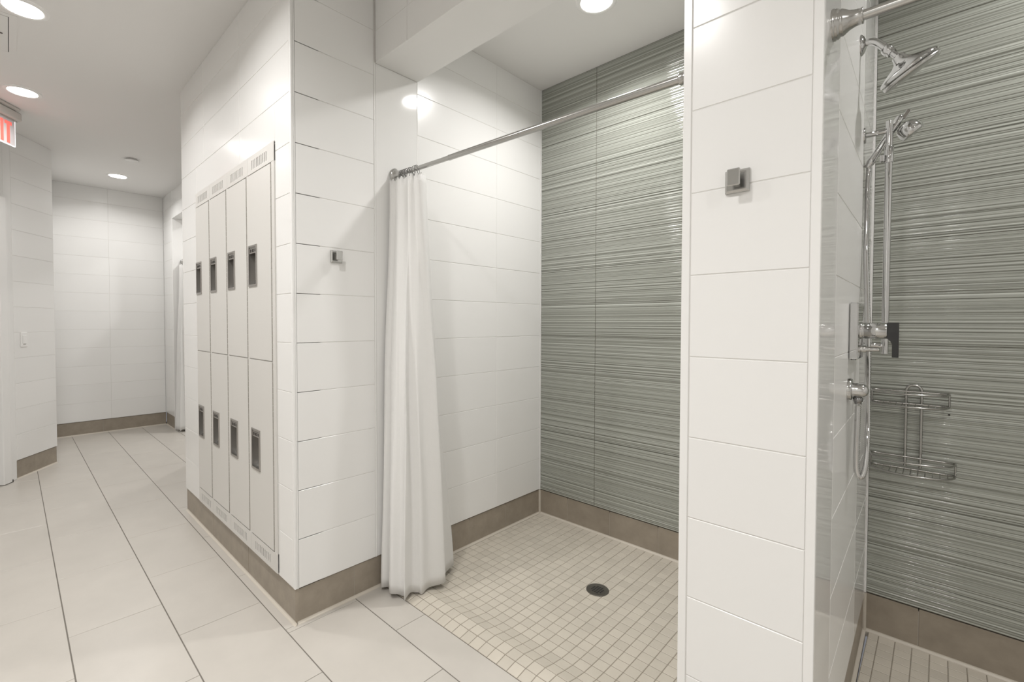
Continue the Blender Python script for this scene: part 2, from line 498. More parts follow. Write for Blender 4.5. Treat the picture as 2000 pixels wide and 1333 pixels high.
# ------------------------------------------------------------------ return wall and shower side wall (one plane)
wr = structure(MB().box((XS-0.12, YL+0.12, ZB), (XS-G, YP, ZC)).box((XS-0.12, YL+0.016, ZB), (XS-G, YL+0.12, ZC)).box((XS-0.12, YL+0.12, 0), (XS-0.03, YP, ZB)).build('wall_return', GROUT),
               'short white tiled return wall with a robe hook', 'wall')
wall_tiles(wr, (XS,0,0), Y_, X_, [YL+CT, YP-0.008], rows_between(ZB, ZC))
ws = structure(MB().box((XS-0.12, YP, ZB), (XS-G, YG+0.12, ZC)).box((XS-0.12, YP, -0.05), (XS-0.03, YG+0.12, ZB)).build('wall_shower_left', GROUT),
               'white tiled side wall of the left shower', 'wall')
put_tile('jamb_panel', ws, (XS,0,0), Y_, X_, YP, YH, ZB, ZH, JAMB_TILE)
wall_tiles(ws, (XS,0,0), Y_, X_, [YH, 2.025, YG-0.006], rows_between(ZB, ZC))
baseboard('baseboard_return', 'taupe tile baseboard of the short return wall', (XS, YL+0.012, 0), Y_, X_, YP+0.03-YL-0.012, [1.082-YL-.012])
baseboard('baseboard_shower_side', 'taupe tile baseboard of the left shower side wall', (XS, YP+0.03, -0.011), Y_, X_, YG-YP-0.03, [1.4975-YP-.03, 1.8072-YP-.03, 2.1166-YP-.03], shape_h=ZB+0.007)
cp = MB().lathe((XS-0.016, YL+0.016, 0.001), Z_, [(0, 0.0105), (ZB-0.005, 0.0105)], 20).build('baseboard_corner', BASE_TILE)
structure(cp, 'rounded taupe corner piece of the baseboard', 'baseboard')

# ------------------------------------------------------------------ ribbed green wall
RIBS = []
rr = random.Random(3); z = 0.0
while z < 1.0:
    wd = rr.choice((0.034, 0.036, 0.060, 0.075, 0.090)); RIBS.append((z, wd, 0.40+wd*5.5)); z += wd
def rib_profile(h, n_amp=0.0030):
    pts = []
    for (z, wd, a) in RIBS:
        if z+wd > 1.0: wd = 1.0-z
        if wd < 0.008: continue
        for t, s in ((0.0, 0.0), (0.07, 0.80), (0.14, 0.93), (0.45, 1.0), (0.80, 0.93), (0.91, 0.78)):
            pts.append(((z+wd*t)*h, -0.0030+s*n_amp*a))
    pts.append((h, -0.0030))
    return pts
GREENS = {}
def green_tile(parent, x0, x1, z0, z1):
    g = 0.0020; x0 += 0.0006; x1 -= 0.0006; w_, h_ = x1-x0-g, z1-z0-g
    key = (round(w_,4), round(h_,4))
    if key not in GREENS:
        pr = rib_profile(COURSE-g); pr = [(z, d) for z, d in pr if z <= h_+1e-6]
        if pr[-1][0] < h_-1e-4: pr.append((h_, -0.002))
        vs = []; fs = []
        for z, d in pr: vs += [(0, z, d), (w_, z, d)]
        for i in range(len(pr)-1): fs.append((2*i, 2*i+1, 2*i+3, 2*i+2))
        n = len(vs); L_ = len(pr)
        vs += [(0, z, d) for z, d in pr]+[(w_, z, d) for z, d in pr]+[(0,0,-.01),(w_,0,-.01),(w_,h_,-.01),(0,h_,-.01)]
        q = n+2*L_
        fs += [(q, q+1, n+L_, n), (q+2, q+3, n+L_-1, n+2*L_-1)]
        fs += [tuple([q]+[n+i for i in range(L_)]+[q+3]), tuple([q+2]+[n+L_+i for i in range(L_-1,-1,-1)]+[q+1])]
        me = bpy.data.meshes.new('ribbed_tile'); me.from_pydata(vs, [], fs); me.materials.append(GREEN)
        me.polygons.foreach_set('use_smooth', [i < len(pr)-1 for i in range(len(fs))]); me.update()
        GREENS[key] = me
    o = bpy.data.objects.new('ribbed_tile', GREENS[key]); COL.objects.link(o); o.parent = parent
    o.matrix_basis = frame(Vector((x0+g/2, YG, z0+g/2)), X_, Z_, -Y_)
GGROUT = mat('green_grout', (0.16, 0.15, 0.12), rough=0.9)
for nm, lab, xa, xb, cols in (('wall_shower_back_left', 'grey green ribbed tile back wall of the left shower', XS, XPL, [XS+0.005, -1.505, -0.895, XPL]),
                              ('wall_shower_back_right', 'grey green ribbed tile back wall of the right shower', -0.206, XR, [-0.2035, 0.325, 0.935, XR])):
    wg = structure(MB().box((xa, YG+0.0035, ZB), (xb, YG+0.12, ZC)).box((xa, YG+0.03, -0.05), (xb, YG+0.12, ZB)).build(nm, GGROUT), lab, 'wall')
    for a, b in zip(ZJ[:-1], ZJ[1:]):
        for c, d in zip(cols[:-1], cols[1:]): green_tile(wg, c, d, a, min(b, ZC-0.001))
baseboard('baseboard_shower_left', 'taupe tile baseboard under the left ribbed wall', (XS, YG, -0.011), X_, -Y_, XPL-XS, [-1.7046-XS, -1.4033-XS, -1.1032-XS, -0.802-XS], shape_h=ZB+0.007)
baseboard('baseboard_shower_right', 'taupe tile baseboard under the right ribbed wall', (-0.2065, YG, -0.011), X_, -Y_, XR+0.2065, [-0.042+0.2065, 0.562+0.2065, 1.166+0.2065], shape_h=ZB+0.007)

# ------------------------------------------------------------------ pillar / partition
UP = Vector((-0.020, 1.25, 0)).normalized(); NP = Vector((UP.y, -UP.x, 0))
def prt(s, off=0.0): return Vector((XPR, YP, 0))+UP*s+NP*off
LP = 1.2502
pm = MB()
def plan(pts, z0, z1): pm.prism([(p[0], p[1]) for p in pts], Matrix.Translation((0,0,z0)), z1-z0)
a, b = prt(0, -G), prt(LP, -G)
plan([(XPL+G, YP+G), (a.x, YP+G), (b.x, YG+0.003), (XPL+G, YG+0.003)], ZB, ZC)
a, b = prt(0, -0.02), prt(LP, -0.02)
plan([(XPL+0.02, YP+0.02), (a.x, YP+0.02), (b.x, YG+0.003), (XPL+0.02, YG+0.003)], -0.05, ZB)
pm.fix = True
wp = structure(pm.build('wall_pillar', GROUT), 'white tiled partition pillar between the two showers', 'wall')
wall_tiles(wp, (0,YP,0), X_, -Y_, [XPL+0.0205, XPR-0.0185], rows_between(ZB, ZC))
put_tile('jamb_panel', wp, (XPR,YP,0), UP, NP, 0.004, 0.2415, ZB, ZH, JAMB_TILE)
for r0, r1 in zip(rows_between(ZB, ZC)[:-1], rows_between(ZB, ZC)[1:]):
    for c, d in ((0.2415, 0.8255), (0.8255, LP-0.006)):
        put_tile('wall_tile', wp, (XPR,YP,0), UP, NP, c, d, r0, r1, JAMB_TILE)
    for c, d in ((0.0, 0.425), (0.425, 1.009), (1.009, 1.246)):
        put_tile('wall_tile', wp, (XPL,YG,0), -Y_, -X_, c, d, r0, r1, WALL_TILE)
baseboard('baseboard_pillar', 'taupe tile baseboard at the foot of the pillar', (XPL, YP, 0), X_, -Y_, XPR-XPL, [])
bp_ = baseboard('baseboard_pillar_right', 'taupe tile baseboard on the right shower side of the pillar', tuple(prt(0)-Vector((0,0,0.011))), UP, NP, LP, [0.34, 0.645, 0.95], shape_h=ZB+0.007, zf=0.0)

for nm, lab, px_ in (('baseboard_corner_left', 'pale inside corner strip of the left shower baseboard', XS), ('baseboard_corner_right', 'pale inside corner strip of the right shower baseboard', prt(LP).x)):
    structure(MB().lathe((px_-0.003, YG+0.003, -0.02), Z_, [(0, 0.0085), (ZB+0.016, 0.0085)], 16).build(nm, COVE), lab, 'baseboard')

# ------------------------------------------------------------------ header over the showers
hm = MB().box((XS, YP+G, ZH+0.002), (XPL, YH, ZC)).box((XPR, YP+G, ZH+0.002), (XR, YH, ZC))
wh = structure(hm.build('wall_header', GROUT), 'white tiled header over the shower openings', 'wall')
for x0, x1, cols in ((XS, XPL, [XS+0.001, -1.672, -1.062, XPL]), (XPR, XR, [XPR, 0.42, 1.03, XR])):
    wall_tiles(wh, (0,YP,0), X_, -Y_, cols, [ZH, ZJ[12], ZC])
    structure_part = MB().box((x0+0.0005, YP, ZH), (x1-0.0005, YH+0.002, ZH+0.0019)).build('soffit_panel', WALLPAINT, wh)
    MB().box((x0, YH+0.0001, ZH+0.002), (x1, YH+0.003, ZC)).build('header_back_panel', WALLPAINT, wh)

# ------------------------------------------------------------------ rest of the room shell
structure(MB().box((XR, YP, 0), (XR+0.15, YG+0.12, ZC)).build('wall_shower_right', WALLPAINT), 'white side wall of the right shower', 'wall')
structure(MB().box((XR+0.15, YP, 0), (XRR+0.1, YP+0.12, ZC)).build('wall_front_right', WALLPAINT), 'white wall beyond the right shower', 'wall')
structure(MB().box((XRR, YBK-0.1, 0), (XRR+0.1, YP, ZC)).build('wall_right', WALLPAINT), 'white wall closing the corridor on the right', 'wall')
E1 = CW+DW*3.5
structure(MB().box((E1.x-0.2, YBK-0.1, 0), (XRR, YBK, ZC)).build('wall_back', WALLPAINT), 'white wall behind the camera', 'wall')

# corridor end
we = structure(MB().box((XE-0.12, 0.1, ZB), (XE-G, YE, ZC)).box((XE-0.12, 0.1, 0), (XE-0.03, YE, ZB)).build('wall_corridor_end', GROUT), 'white tiled wall at the far end of the corridor', 'wall')
wall_tiles(we, (XE,0,0), Y_, X_, [0.19, 0.80, YE-0.003], rows_between(ZB, ZC))
baseboard('baseboard_corridor_end', 'taupe tile baseboard at the corridor end', (XE, 0.2, 0), Y_, X_, YE-0.2, [0.528])
XO2 = XO+1.442
wc = MB().box((XE, YE+G, ZB), (XO-G, YE+0.24, ZC)).box((XE, YE+0.03, 0), (XO-0.03, YE+0.24, ZB)).box((XO-G, YE+G, 2.4945), (XO2, YE+0.24, ZC)).box((XO2, YE+G, 0), (XLE, YE+0.24, ZC))
wc = structure(wc.build('wall_corridor_right', GROUT), 'white tiled wall with the far shower opening', 'wall')
wall_tiles(wc, (0,YE,0), X_, -Y_, [XE+0.002, XO], rows_between(ZB, 2.483)); wall_tiles(wc, (0,YE,0), X_, -Y_, [XE+0.002, XO], [2.483, ZJ[12], ZC])
wall_tiles(wc, (0,YE,0), X_, -Y_, [XO, XO+0.61, XO2], [2.483, ZJ[12], ZC])
put_tile('soffit_panel', wc, (XO,YE,2.483), X_, -Z_, 0, 1.442, 0, 0.24, WALLPAINT, V=Y_, gap=0.0)
baseboard('baseboard_corridor_right', 'short taupe tile baseboard beside the far shower opening', (XE, YE, 0), X_, -Y_, XO-XE-0.004, [])
wf = structure(MB().box((XO-0.1, YE+0.24, -0.05), (XO-G, 2.58, ZC)).build('wall_far_shower_side', GROUT), 'white side wall inside the far shower', 'wall')
put_tile('jamb_panel', wf, (XO,0,0), Y_, X_, YE, YE+0.241, 0, 2.483, WALL_TILE)
wall_tiles(wf, (XO,0,0), Y_, X_, [YE+0.241, 2.15, 2.575], rows_between(0.0, ZC))
structure(MB().box((XO-0.1, 2.58, -0.05), (XO2+0.1, 2.68, ZC)).build('wall_far_shower_back', WALLPAINT), 'back wall of the far shower', 'wall')
structure(MB().box((XO2, YE+0.24, -0.05), (XO2+0.1, 2.58, ZC)).build('wall_far_shower_near', WALLPAINT), 'near side wall of the far shower', 'wall')

# angled wall on the left with the door frame
LA = 3.5
Oa = CW+DW*LA; Ua = -DW
Ma = frame(Oa, Ua, Z_, NW)
def S(s): return LA-s
am = MB()
am.box((S(0.463), ZB, -0.12), (S(0), ZC, -G), Ma); am.box((S(0.463), 0, -0.12), (S(0), ZB, -0.03), Ma)
am.box((S(0.60), 0, -0.12), (S(0.463), ZC, -0.0095), Ma); am.box((S(1.56), 2.20, -0.12), (S(0.60), ZC, -0.0005), Ma); am.box((S(LA+0.2), 0, -0.12), (S(1.56), ZC, -0.0005), Ma)
am.fix = True
wa = structure(am.build('wall_corridor_left', GROUT), 'angled white tiled wall with a light switch', 'wall')
wall_tiles(wa, Oa, Ua, NW, [S(0.463), S(0.001)], rows_between(ZB, ZC))
put_tile('jamb_panel', wa, Oa, Ua, NW, S(0.54), S(0.463), 0.001, ZC, WALLPAINT, t=0.009, gap=0.001)
put_tile('wall_panel', wa, Oa, Ua, NW, S(1.56), S(0.54), 2.245, ZC, WALLPAINT, t=0.002, gap=0.0)
baseboard('baseboard_corridor_left', 'taupe tile baseboard of the angled wall', tuple(Oa+Ua*S(0.463)), Ua, NW, 0.463, [0.20])
structure(MB().box((XE-0.1, CW.y-0.15, 0), (CW.x+0.02, CW.y-0.03, ZC)).build('wall_corridor_side', WALLPAINT), 'white wall behind the angled wall', 'wall')
# door
dm = MB()
dm.cbox((S(0.62), 0.004, -0.10), (S(0.54), 2.24, 0.022), 0.004, Ma)
dm.cbox((S(1.58), 0.004, -0.10), (S(1.50), 2.24, 0.022), 0.004, Ma)
dm.cbox((S(1.50), 2.16, -0.10), (S(0.62), 2.24, 0.022), 0.004, Ma)
dr = structure(dm.build('door_1', TRIMW), 'white door frame at the left edge beside the angled wall', 'door')
MB().box((S(1.498), 0.008, -0.075), (S(0.622), 2.158, -0.035), Ma).build('door_leaf', TRIMW, dr)
MB().box((S(0.545), 0.0005, 0.001), (S(0.525), 0.020, 0.018), Ma).build('door_stop', BRASSDARK, dr)

# ------------------------------------------------------------------ edge trims
def trim(n, mb, label, m_=TRIMW):
    return structure(mb.build('trim_%d' % n, m_), label, 'trim')
t = MB(); t.cbox((XS-CT+0.001, YL-0.0008, ZB), (XS+0.0008, YL+0.010, ZC-0.001), 0.0016); t.cbox((XS-0.010, YL+0.0102, ZB), (XS+0.0008, YL+CT-0.0005, ZC-0.001), 0.0004)
trim(1, t, 'white corner trim at the end of the locker wall')
t = MB(); t.cbox((XS-0.006, YP-0.0075, ZB), (XS+0.0016, YP-0.0005, ZH), 0.0008); trim(2, t, 'thin white trim before the left shower jamb')
t = MB(); t.box((XS-0.001, YG-0.0052, ZB), (XS+0.005, YG+0.003, ZC-0.001)); trim(3, t, 'thin white inside corner trim of the left shower')
t = MB(); t.cbox((XPL-0.001, YP-0.0012, ZB), (XPL+0.0195, YP+0.012, ZC-0.001), 0.0012); trim(4, t, 'white edge trim on the left of the pillar')
t = MB(); t.cbox((XPR-0.0185, YP-0.0012, ZB), (XPR+0.0003, YP+0.012, ZC-0.001), 0.0012); trim(5, t, 'white edge trim on the right of the pillar')
p = prt(LP); t = MB(); t.box((p.x-0.001, YG-0.0055, ZB), (p.x+0.0042, YG+0.003, ZC-0.001)); trim(6, t, 'thin white inside corner trim of the right shower')

# ================================================================== CEILING FITTINGS
def downlight(x, y, label, w=1.0):
    t = thing('ceiling_downlight', (x, y, ZC), label, 'ceiling light', 'recessed downlights')
    MB().lathe((x,y,ZC-0.0002), -Z_, [(0, 0.096), (0.003, 0.095), (0.006, 0.090), (0.0065, 0.078), (0.004, 0.074)], 40, cap0=False, cap1=False).build('trim_ring', PLASTIC, t)
    MB().lathe((x,y,ZC-0.0006), -Z_, [(0.0030, 0.075), (0.0036, 0.058), (0.0034, 0.056), (0.0042, 0.040), (0.0044, 0.0)], 40, cap0=False).build('lens', LENS, t)
    d = bpy.data.lights.new('downlight_beam', 'AREA'); d.shape = 'DISK'; d.size = 0.13; d.energy = LAMP_W*w; d.color = LAMP_COLOR; d.spread = math.radians(150)
    l = bpy.data.objects.new('downlight_beam', d); COL.objects.link(l); l.parent = t; l.location = (0, 0, -0.008)
    return t
downlight(-3.25, 0.068, 'recessed round downlight above the ceiling hatch, cut by the top edge', 0.85)
downlight(-4.418, 0.082, 'recessed round downlight just above the exit sign', 0.45)
downlight(-6.232, 0.805, 'recessed round downlight at the far end of the corridor', 0.6)
downlight(-1.205, 1.955, 'recessed round downlight inside the left shower')
downlight(-2.08, 0.070, 'recessed downlight in front of the nearest locker')
downlight(-0.91, 0.070, 'recessed downlight before the left shower opening')
downlight(0.067, -1.00, 'added unseen downlight of the near room, right one of a pair', 0.7)  # unseen guessed pair, added for bounce light, placed by ribbed wall highlights
downlight(-0.176, -1.00, 'added unseen downlight of the near room, left one of a pair', 0.7)
downlight(1.43, 0.070, 'recessed downlight at the right end of the corridor')
downlight(0.534, 1.955, 'recessed downlight inside the right shower', 0.75)
downlight(-5.77, 2.07, 'recessed downlight inside the far shower')
t = thing('sprinkler_cover', (-5.499, 0.814, ZC), 'small flat white disc on the ceiling before the far downlight', 'ceiling disc')
MB().lathe((-5.499,0.814,ZC), -Z_, [(0, 0.036), (0.010, 0.036), (0.0105, 0.030)], 32, cap0=False).build('collar', PLASTIC, t)
MB().lathe((-5.499,0.814,ZC-0.012), -Z_, [(0, 0.050), (0.002, 0.052), (0.005, 0.050), (0.006, 0.0)], 40).build('cover_plate', PLASTIC, t)

# ceiling hatch
HX0, HX1, HY0, HY1 = -3.86, -3.36, -0.42, 0.050
t = thing('ceiling_hatch', ((HX0+HX1)/2, (HY0+HY1)/2, ZC), 'flush white access hatch in the ceiling, cut by the left edge', 'ceiling hatch')
f = MB(); q = 0.030
for a, b in (((HX0, HY0), (HX1, HY0+q)), ((HX0, HY1-q), (HX1, HY1)), ((HX0, HY0+q), (HX0+q, HY1-q)), ((HX1-q, HY0+q), (HX1, HY1-q))):
    f.box((a[0], a[1], ZC-0.0022), (b[0], b[1], ZC))
f.build('hatch_frame', PAINT, t)
MB().box((HX0+q, HY0+q, ZC-0.0004), (HX1-q, HY1-q, ZC)).build('gap', BLACK, t)
d_ = MB().box((HX0+q+.003, HY0+q+.003, ZC-0.0030), (HX1-q-.003, HY1-q-.003, ZC-0.0005)).build('hatch_door', PAINT, t)
MB().lathe((-3.60, -0.010, ZC-0.003), -Z_, [(0, 0.008), (0.0015, 0.008)], 16).build('hatch_latch', BRASSDARK, d_)

# ------------------------------------------------------------------ exit sign, hung from the ceiling along the angled wall's direction
SE = Vector((-4.840, 0.045, 0))                         # right end of the panel as seen by the camera
SU = (Vector((-0.80, 0.60, 0))).normalized()            # towards the right end
SN = Vector((SU.y, -SU.x, 0))
if SN.dot(-SE) < 0: SN = -SN
SW, SZ0, SZ1 = 0.335, 2.532, 2.716
Ms = frame(SE-SU*SW, SU, Z_, SU.cross(Z_))
sgn = 1.0 if SU.cross(Z_).dot(SN) > 0 else -1.0
t = thing('exit_sign', tuple(SE-SU*SW/2+Vector((0,0,ZC))), 'edge lit exit sign with red letters hung from the ceiling', 'exit sign')
b = MB(); b.cbox((-0.035, ZC-0.018, -0.055), (SW-0.02, ZC-0.0005, 0.055), 0.004, Ms); b.build('ceiling_plate', GREYBOX, t)
b = MB(); b.cbox((-0.030, SZ1+0.004, -0.034), (SW+0.026, ZC-0.018, 0.034), 0.009, Ms); b.build('housing', GREYBOX, t)
b = MB(); b.box((-0.012, SZ1-0.004, -0.010), (SW+0.012, SZ1+0.005, 0.010), Ms); b.build('rail', mat('sign_rail', (0.55, 0.56, 0.53), rough=0.4, metal=0.3), t)
pn = MB().box((0.004, SZ0+0.004, -0.004), (SW-0.004, SZ1-0.004, 0.004), Ms).build('panel', SIGN_PANEL, t)
e = MB(); e.box((0, SZ0, -0.0042), (0.004, SZ1-0.004, 0.0042), Ms); e.box((SW-0.004, SZ0, -0.0042), (SW, SZ1-0.004, 0.0042), Ms); e.box((0.004, SZ0, -0.0042), (SW-0.004, SZ0+0.004, 0.0042), Ms)
e.build('lit_edge', SIGN_EDGE, t)
def letter(strokes):
    l = MB()
    for st in strokes:
        if len(st) == 4:
            x0, z0, x1, z1 = st
            l.box((x0, SZ0+z0, sgn*0.0042), (x1, SZ0+z1, sgn*0.0056), Ms)
        else:
            x0, z0, x1, z1, wd = st
            a = Vector((x0, SZ0+z0)); c = Vector((x1, SZ0+z1))
            l.prism([(a.x-wd/2, a.y), (a.x+wd/2, a.y), (c.x+wd/2, c.y), (c.x-wd/2, c.y)], Ms @ Matrix.Translation((0,0,sgn*0.0043)), sgn*0.0013)
    l.fix = True
    return l.build('letter', SIGN_RED, t)
LZ, LT, SK = 0.012, 0.164, 0.024
letter([(0.030, LZ, 0.030+SK, LT), (0.030+SK, LZ, 0.098, LZ+SK), (0.030+SK, LT-SK, 0.098, LT), (0.030+SK, 0.077, 0.090, 0.077+SK)])
letter([(0.122, LZ, 0.186, LT, 0.030), (0.186, LZ, 0.122, LT, 0.030)])
letter([(0.212, LZ, 0.212+SK, LT)])
letter([(0.246, LT-SK, 0.304, LT), (0.263, LZ, 0.263+SK, LT-SK)])

# ------------------------------------------------------------------ light switch on the angled wall
t = thing('light_switch', tuple(CW+DW*0.365+Vector((0,0,1.066))), 'white rocker light switch on the angled wall', 'light switch')
b = MB(); b.cbox((S(0.400), 1.066, 0.0), (S(0.330), 1.187, 0.006), 0.002, Ma); b.build('plate', PLASTIC, t)
b = MB(); b.cbox((S(0.382), 1.092, 0.0055), (S(0.348), 1.160, 0.010), 0.0015, Ma); r_ = b.build('rocker', PLASTIC, t)
b = MB(); b.box((S(0.377), 1.084, 0.0058), (S(0.353), 1.089, 0.0075), Ma); b.build('slider', mat('switch_grey', (0.45, 0.44, 0.42), rough=0.4), t)

# ================================================================== LOCKERS
YF, YD = 0.8002, 0.7975
def ring(mb, x0, x1, z0, z1, X0, X1, Z0, Z1, ya, yb):
    """rectangular plate X0..X1 x Z0..Z1 with the hole x0..x1 x z0..z1"""
    mb.box((X0, ya, Z0), (x0, yb, Z1)); mb.box((x1, ya, Z0), (X1, yb, Z1)); mb.box((x0, ya, Z0), (x1, yb, z0)); mb.box((x0, ya, z1), (x1, yb, Z1))
    return mb
def locker(bl, br, left, right, label):
    hinge = br-0.022
    t = thing('locker', ((bl+br)/2, YL, 0.159), label, 'locker', 'bank of recessed two tier lockers')
    bd = MB(); xa_, xb_ = left+0.003, right-0.003
    bd.box((xa_, 1.088, 0.163), (xb_, 1.09, 2.052)); bd.box((xa_, YF+0.012, 0.163), (xa_+0.002, 1.088, 2.052)); bd.box((xb_-0.002, YF+0.012, 0.163), (xb_, 1.088, 2.052))
    bd.box((xa_+0.002, YF+0.012, 0.163), (xb_-0.002, 1.088, 0.165)); bd.box((xa_+0.002, YF+0.012, 2.050), (xb_-0.002, 1.088, 2.052)); bd.box((xa_+0.002, YF+0.012, 1.097), (xb_-0.002, 1.088, 1.099))
    bd.build('body', LOCKER, t)
    j = MB()
    j.box((left, YF, 0.246), (bl+0.002, YF+0.012, 1.972)); j.box((hinge+0.0015, YF, 0.246), (right, YF+0.012, 1.972)); j.box((bl+0.002, YF+0.004, 1.090), (hinge+0.0015, YF+0.012, 1.106))
    j.build('frame', LOCKER, t)
    for zz0, zz1, s0, s1 in ((1.972, 2.055, 1.989, 2.031), (0.160, 0.246, 0.181, 0.220)):
        v = MB(); xs0 = bl+0.056; n = 10; pit = 0.0195; sw = 0.0080
        v.box((left, YF-0.001, zz0), (right-0.0008, YF+0.003, s0)); v.box((left, YF-0.001, s1), (right-0.0008, YF+0.003, zz1))
        xa = left
        for i in range(n):
            v.box((xa, YF-0.001, s0), (xs0+pit*i-sw/2, YF+0.003, s1)); xa = xs0+pit*i+sw/2
        v.box((xa, YF-0.001, s0), (right-0.0008, YF+0.003, s1))
        v.build('vent_panel', LOCKER, t)
    for lab, z0, z1, hx, hz in (('upper door', 1.100, 1.966, bl+0.008, 1.440), ('lower door', 0.252, 1.095, bl+0.024, 0.572)):
        HW, HH = 0.108, 0.194
        X0, X1 = bl+0.0045, hinge-0.0020
        d = MB(); ring(d, hx+0.006, hx+HW-0.006, hz+0.006, hz+HH-0.006, X0, X1, z0, z1, YD, YD+0.010)
        d = d.build('door', LOCKER, t); d['label'] = lab
        bz = MB(); ring(bz, hx+0.010, hx+HW-0.010, hz+0.010, hz+HH-0.008, hx, hx+HW, hz, hz+HH, YD-0.0035, YD+0.001); bz.build('handle_bezel', STEEL, d)
        c = MB(); a0, a1, c0, c1 = hx+0.010, hx+HW-0.010, hz+0.010, hz+HH-0.038; dp = YD+0.026
        c.box((a0-0.002, dp, c0), (a1+0.002, dp+0.002, c1+0.03)); c.box((a0-0.002, YD+0.001, c0), (a0, dp, c1)); c.box((a1, YD+0.001, c0), (a1+0.002, dp, c1))
        c.build('handle_cup', STEEL_IN, d)
        lip = MB(); pr = []
        for k in range(7):
            an = math.pi/2*k/6; pr.append((YD-0.002+0.028*math.sin(an), c0+0.026*(1-math.cos(an))-0.002))
        pr += [(dp, c0-0.004), (YD-0.002, c0-0.004)]
        lip.prism(pr, frame(Vector((a0,0,0)), Y_, Z_, X_), a1-a0); lip.fix = True; lip.build('finger_lip', CHROME, d)
        pl = MB(); pl.box((a0, YD-0.0005, c1), (a1, YD+0.012, hz+HH-0.008)); pl.build('name_plate', STEEL, d)
        gl = MB(); z_a, z_b = c1+0.006, c1+0.020
        for i, kind in enumerate('oIoEIo'):
            gx = a0+0.012+i*0.0118
            gl.box((gx, YD-0.0013, z_a), (gx+0.0022, YD-0.0004, z_b))
            if kind != 'I':
                gl.box((gx+0.0022, YD-0.0013, z_a), (gx+0.0075, YD-0.0004, z_a+0.0022)); gl.box((gx+0.0022, YD-0.0013, z_b-0.0022), (gx+0.0075, YD-0.0004, z_b))
            if kind == 'o': gl.box((gx+0.0055, YD-0.0013, z_a+.0022), (gx+0.0075, YD-0.0004, z_b-.0022))
        gl.box((a0+0.004, YD-0.0011, z_b+0.004), (a1-0.004, YD-0.0004, z_b+0.0055))
        gl.build('plate_marks', BRASSDARK, d)
        lt = MB(); zc = hz+HH*0.50
        lt.cbox((hx+HW*0.42, dp-0.004, zc-0.005), (hx+HW*0.70, dp+0.001, zc+0.005), 0.001); lt.build('latch_slot', BLACK, d)
        MB().lathe((hx+HW*0.78, dp, zc-0.001), -Y_, [(0, 0.0055), (0.016, 0.0055), (0.019, 0.003)], 12).build('latch_pin', CHROME, d)
        hg = MB(); zz = z0+0.004
        while zz < z1-0.02:
            hg.lathe((hinge-0.0002, YD+0.003, zz), Z_, [(0, 0.0028), (0.0245, 0.0028)], 8); zz += 0.0270
        hg.build('hinge', mat('hinge_steel', (0.36, 0.34, 0.31), rough=0.45, metal=0.4), d)
BR = [-2.100-0.305*(3-k) for k in range(4)]
LABS = ['cream two tier metal locker, fourth from the wall corner and farthest away', 'cream two tier metal locker, third from the wall corner',
        'cream two tier metal locker, second from the wall corner', 'cream two tier metal locker nearest the wall corner']
for k in range(4):
    bl = BR[k]-0.305 if k else -3.306
    locker(bl, BR[k], bl if k else -3.308, BR[k]-0.0006 if k < 3 else -2.0892, LABS[k])

# ================================================================== ROBE HOOKS
def robe_hook(P, U, N, label):
    M_ = frame(Vector(P), U, Z_, N)
    t = thing('robe_hook', P, label, 'robe hook', 'square metal robe hooks')
    b = MB()
    o, i_ = 0.0265, 0.0215
    vs = [(x*o, z*o, 0) for x, z in ((-1,-1),(1,-1),(1,1),(-1,1))]+[(x*o, z*o, 0.006) for x, z in ((-1,-1),(1,-1),(1,1),(-1,1))]+[(x*i_, z*i_, 0.011) for x, z in ((-1,-1),(1,-1),(1,1),(-1,1))]
    f = [(8,9,10,11)]
    for k in range(4):
        j = (k+1) % 4; f += [(k,j,j+4,k+4),(k+4,j+4,j+8,k+8)]
    b.add([M_ @ Vector(v) for v in vs], f); b.build('base_plate', NICKEL, t)
    b = MB(); b.cbox((-0.006, -0.012, 0.011), (0.006, 0.012, 0.034), 0.001, M_); b.build('stem', NICKEL, t)
    b = MB(); b.cbox((-0.0140, -0.016, 0.030), (0.0140, 0.023, 0.036), 0.0018, M_); b.build('front_plate', NICKEL, t)
    return t
robe_hook((-0.352, YP, 1.606), X_, -Y_, 'square nickel robe hook on the pillar between the showers')
robe_hook((XS, 0.998, 1.559), Y_, X_, 'square nickel robe hook on the return wall beside the lockers')

# ================================================================== SHOWER CURTAIN RODS
YROD = 1.309
FLP = [(0, 0.0335), (0.004, 0.0335), (0.0045, 0.0315), (0.008, 0.0325), (0.012, 0.030), (0.013, 0.0275), (0.017, 0.0285), (0.021, 0.0265), (0.030, 0.0205), (0.040, 0.0172), (0.050, 0.0162), (0.0525, 0.0170), (0.0545, 0.0165), (0.055, 0.013)]
def rod(name, A, B, label, split=None, r=0.0118):
    A = Vector(A); B = Vector(B); d = (B-A).normalized()
    t = thing('curtain_rod', tuple(A), label, 'curtain rod', 'shower curtain rods')
    MB().lathe(A, d, FLP, 36).build('wall_flange', NICKEL, t)
    MB().lathe(B, -d, FLP, 36).build('wall_flange', NICKEL, t)
    if split:
        s_ = A+d*split
        MB().tube([A+d*0.05, s_], r-0.0016, 20).build('inner_tube', NICKEL, t)
        MB().lathe(s_, d, [(0, r+0.0002), (0.004, r+0.0006), (0.008, r)], 24).build('tube_collar', NICKEL, t)
        MB().tube([s_, B-d*0.05], r, 20).build('outer_tube', NICKEL, t)
    else:
        MB().tube([A+d*0.05, B-d*0.05], r, 20).build('outer_tube', NICKEL, t)
    return t
rod1 = rod('curtain_rod', (XS+0.0005, YROD, 1.984), (XPL-0.0005, YROD, 1.951), 'brushed nickel rod across the left shower, holding the white curtain', split=0.40)
xw = prt(YROD-YP).x+0.0006
